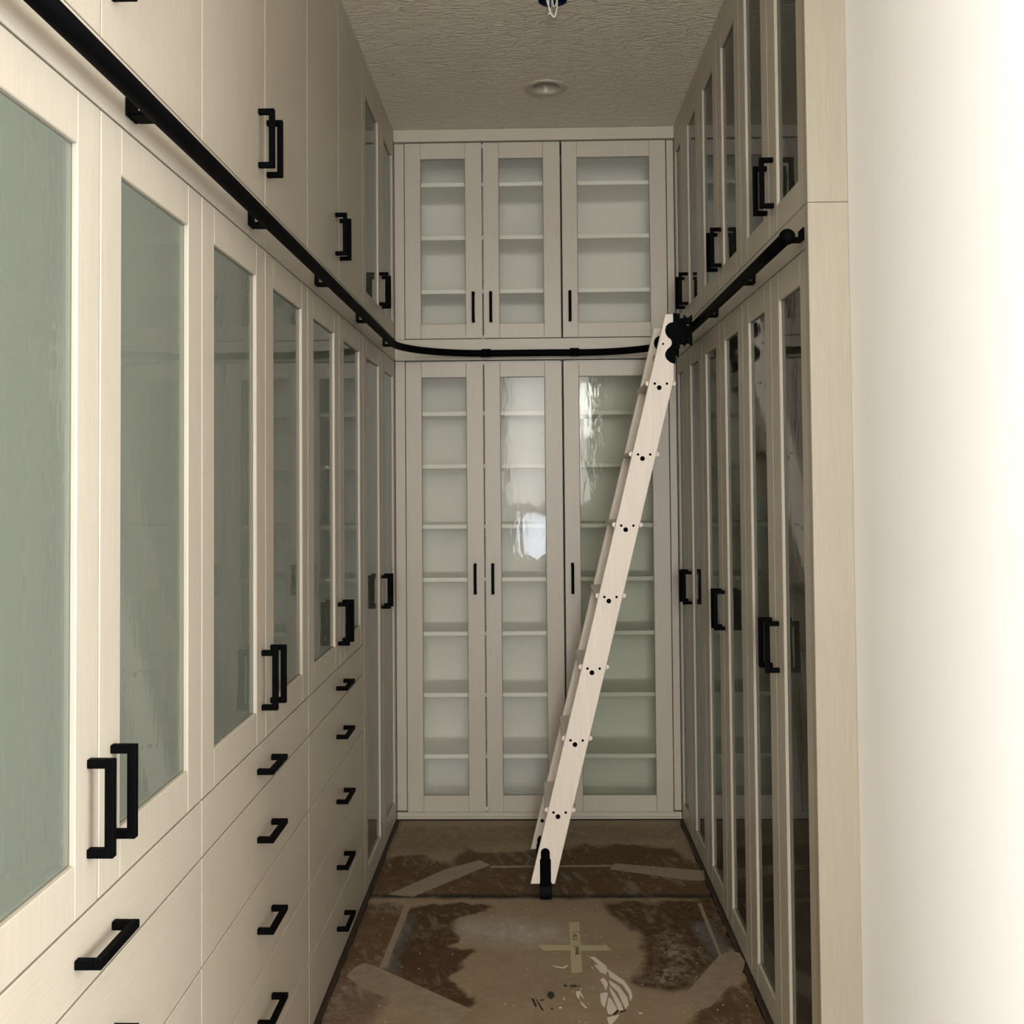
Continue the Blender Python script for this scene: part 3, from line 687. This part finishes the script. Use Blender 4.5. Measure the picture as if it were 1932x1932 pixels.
def sheet(name, label, x0, x1, y0, y1, step):
    nx = int((x1 - x0) / step) + 1; ny = int((y1 - y0) / (step * 1.3)) + 1
    gx, gy = np.meshgrid(np.linspace(x0, x1, nx), np.linspace(y0, y1, ny))
    gx2 = gx.copy()
    gx2[:, 0] += 0.012 * fbm(gx[:, 0] + 3, gy[:, 0], 30, 3); gx2[:, -1] -= 0.014 * fbm(gx[:, -1] + 5, gy[:, -1], 30, 4)
    top = 0.0
    V = np.stack([gx2, gy, np.full(gx.shape, top)], -1).reshape(-1, 3)
    idx = np.arange(nx * ny).reshape(ny, nx)
    F = np.stack([idx[:-1, :-1], idx[:-1, 1:], idx[1:, 1:], idx[1:, :-1]], -1).reshape(-1, 4)
    rim = list(idx[0, :]) + list(idx[1:, -1]) + list(idx[-1, -2::-1]) + list(idx[-2:0:-1, 0])
    nb = len(V); Vb = V[rim].copy(); Vb[:, 2] = -0.0038
    F2 = [(int(rim[i]), nb + i, nb + (i + 1) % len(rim), int(rim[(i + 1) % len(rim)])) for i in range(len(rim))]
    me = bpy.data.meshes.new(name); me.from_pydata(np.vstack([V, Vb]).tolist(), [], F.tolist() + F2); me.update()
    ca = me.color_attributes.new('stain', 'FLOAT_COLOR', 'POINT')
    col = np.vstack([colour(gx, gy).reshape(-1, 3), np.tile([0.06, 0.04, 0.025], (len(rim), 1))])
    ca.data.foreach_set('color', np.hstack([col, np.ones((len(col), 1))]).astype(np.float32).ravel())
    o = link(name, me, M_BOARD); o['label'] = label; o['category'] = 'floor protection'; o['group'] = 'protective floor boards'
    return o
near = sheet('floor_protection_board', 'stained cardboard floor protection sheet in the foreground', XL + 0.012, XR - 0.014, 1.5, 4.060, 0.0045)
far_ = sheet('floor_protection_board', 'darker floor protection sheet under and behind the ladder', XL + 0.010, XR - 0.012, 4.0635, 4.975, 0.0045)

M_TAPE, n, l, b = mat('kraft_seam_tape', (0.255, 0.195, 0.135), 0.5)
t = n.new('ShaderNodeTexNoise'); t.inputs['Scale'].default_value = 30; t.inputs['Detail'].default_value = 5; l.new(coords(n, l, (1, 1, 1)), t.inputs[0])
l.new(ramp(n, l, t.outputs[0], [(0.3, (0.20, 0.15, 0.10)), (0.7, (0.275, 0.215, 0.15))]), b.inputs['Base Color'])
M_MASK, n, l, b = mat('masking_tape', (0.39, 0.34, 0.20), 0.6)
M_PAINT, n, l, b = mat('smeared_white_paint', (0.62, 0.55, 0.46), 0.5)
M_INK, n, l, b = mat('black_marks', (0.008, 0.007, 0.007), 0.5)
def flat(poly, z0, z1): return MB().prism(poly, lambda a, b_, d: (a, b_, d), z0, z1)
def tape(key, label, material, z=0.0, group='kraft tape strips'):
    o = link('tape_strip', flat(ST_[key], z + 0.0002, z + 0.0007).mesh('tape_strip'), material)
    o['label'] = label; o['category'] = 'tape'; o['group'] = group; return o
tape('T1', 'wide kraft tape strip crossing the lower left of the floor', M_TAPE)
tape('T2', 'short slanting kraft tape strip left of the ladder foot', M_TAPE)
tape('T3', 'narrow kraft tape strip running toward the camera near the drawers', M_TAPE, 0.0006)
tape('T5', 'thin pale tape line on the far sheet behind the ladder foot', M_TAPE)
tape('T6', 'kraft tape strip on the far sheet reaching the right cabinets', M_TAPE)
tape('T7', 'wide diagonal kraft tape strip beside the right cabinets', M_TAPE)
tape('T8', 'narrow tape strip running along the right side of the near sheet', M_TAPE, 0.0006)
mk2 = tape('M2', 'crosswise arm of the yellow masking tape cross', M_MASK, 0.0, 'masking tape cross')
mk1 = tape('M1', 'lengthwise arm of the yellow masking tape cross, with handwriting', M_MASK, 0.0006, 'masking tape cross')
def stroke(pts, wd=0.0016, z=0.0014):
    mb = MB()
    for i in range(len(pts) - 1):
        a = Vector(pts[i]); c = Vector(pts[i + 1]); d = (c - a)
        if d.length < 1e-6: continue
        nrm = Vector((-d.y, d.x)).normalized() * wd / 2; d = d.normalized() * wd * 0.3
        q = [a - d + nrm, a - d - nrm, c + d - nrm, c + d + nrm]
        mb.prism([(p.x, p.y) for p in q], lambda a_, b_, dd: (a_, b_, dd), z, z + 0.0003)
    return mb
# handwriting reads down the tape (letters turned a quarter turn): local (s along tape, t across)
def hw(strokes, s0, name='handwriting'):
    mb = MB()
    for st in strokes:
        P = [Vector((0.128 + 0.0045 * ((s0 + s) / 0.18) + (-t_) * 0.017 + 0.014, 3.760 - s0 - s)) for s, t_ in st]
        sm = stroke([(p.x, p.y) for p in P], 0.0022)
        me_ = bpy.data.meshes.new('t'); sm.bm.to_mesh(me_); sm.bm.free(); mb.bm.from_mesh(me_); bpy.data.meshes.remove(me_)
    link(name, mb.mesh(name), M_INK, mk1)
k_ = 0.016
def L_(seq, o): return [(o + s * k_, t_) for s, t_ in seq]
hw([L_([(0.8, -.5), (0.3, -.7), (0, 0), (0.2, .8), (0.8, 1)], 0),                      # C
    L_([(0.7, .9), (0.2, .7), (0.1, .3), (0.6, .2), (0.7, .9), (0.9, .1)], 0.018),     # a
    L_([(0, .9), (0.1, .1), (0.1, .7), (0.6, .9), (0.7, .1)], 0.036),                  # n
    L_([(0.1, 1.3), (0.2, 1.0)], 0.052),
    L_([(0.3, 1.3), (0.3, .2), (0.7, .1)], 0.058), L_([(0, .8), (0.8, .8)], 0.058)], 0.0)
hw([L_([(0.8, 1.1), (0.2, .9), (0.7, .4), (0.1, 0)], 0),
    L_([(0, .1), (0.1, .8), (0.4, .1), (0.5, .8), (0.9, .1)], 0.016),
    L_([(0.1, .4), (0.7, .5), (0.4, .9), (0.1, .4), (0.7, .1)], 0.032),
    L_([(0.7, .9), (0.1, .6), (0.3, .1), (0.7, .9), (0.8, .1)], 0.046),
    L_([(0.1, .9), (0.1, .1), (0.2, .7), (0.8, .9)], 0.060)], 0.112)
for i, p in enumerate(WS): link('paint_smear', flat(p, 0.0003, 0.0009).mesh('paint_smear'), M_PAINT, near, (0, 0, 0), 'dried white paint')
for p in KS: link('black_mark', flat(p, 0.0010, 0.0014).mesh('black_mark'), M_INK, near, (0, 0, 0), 'black mark')
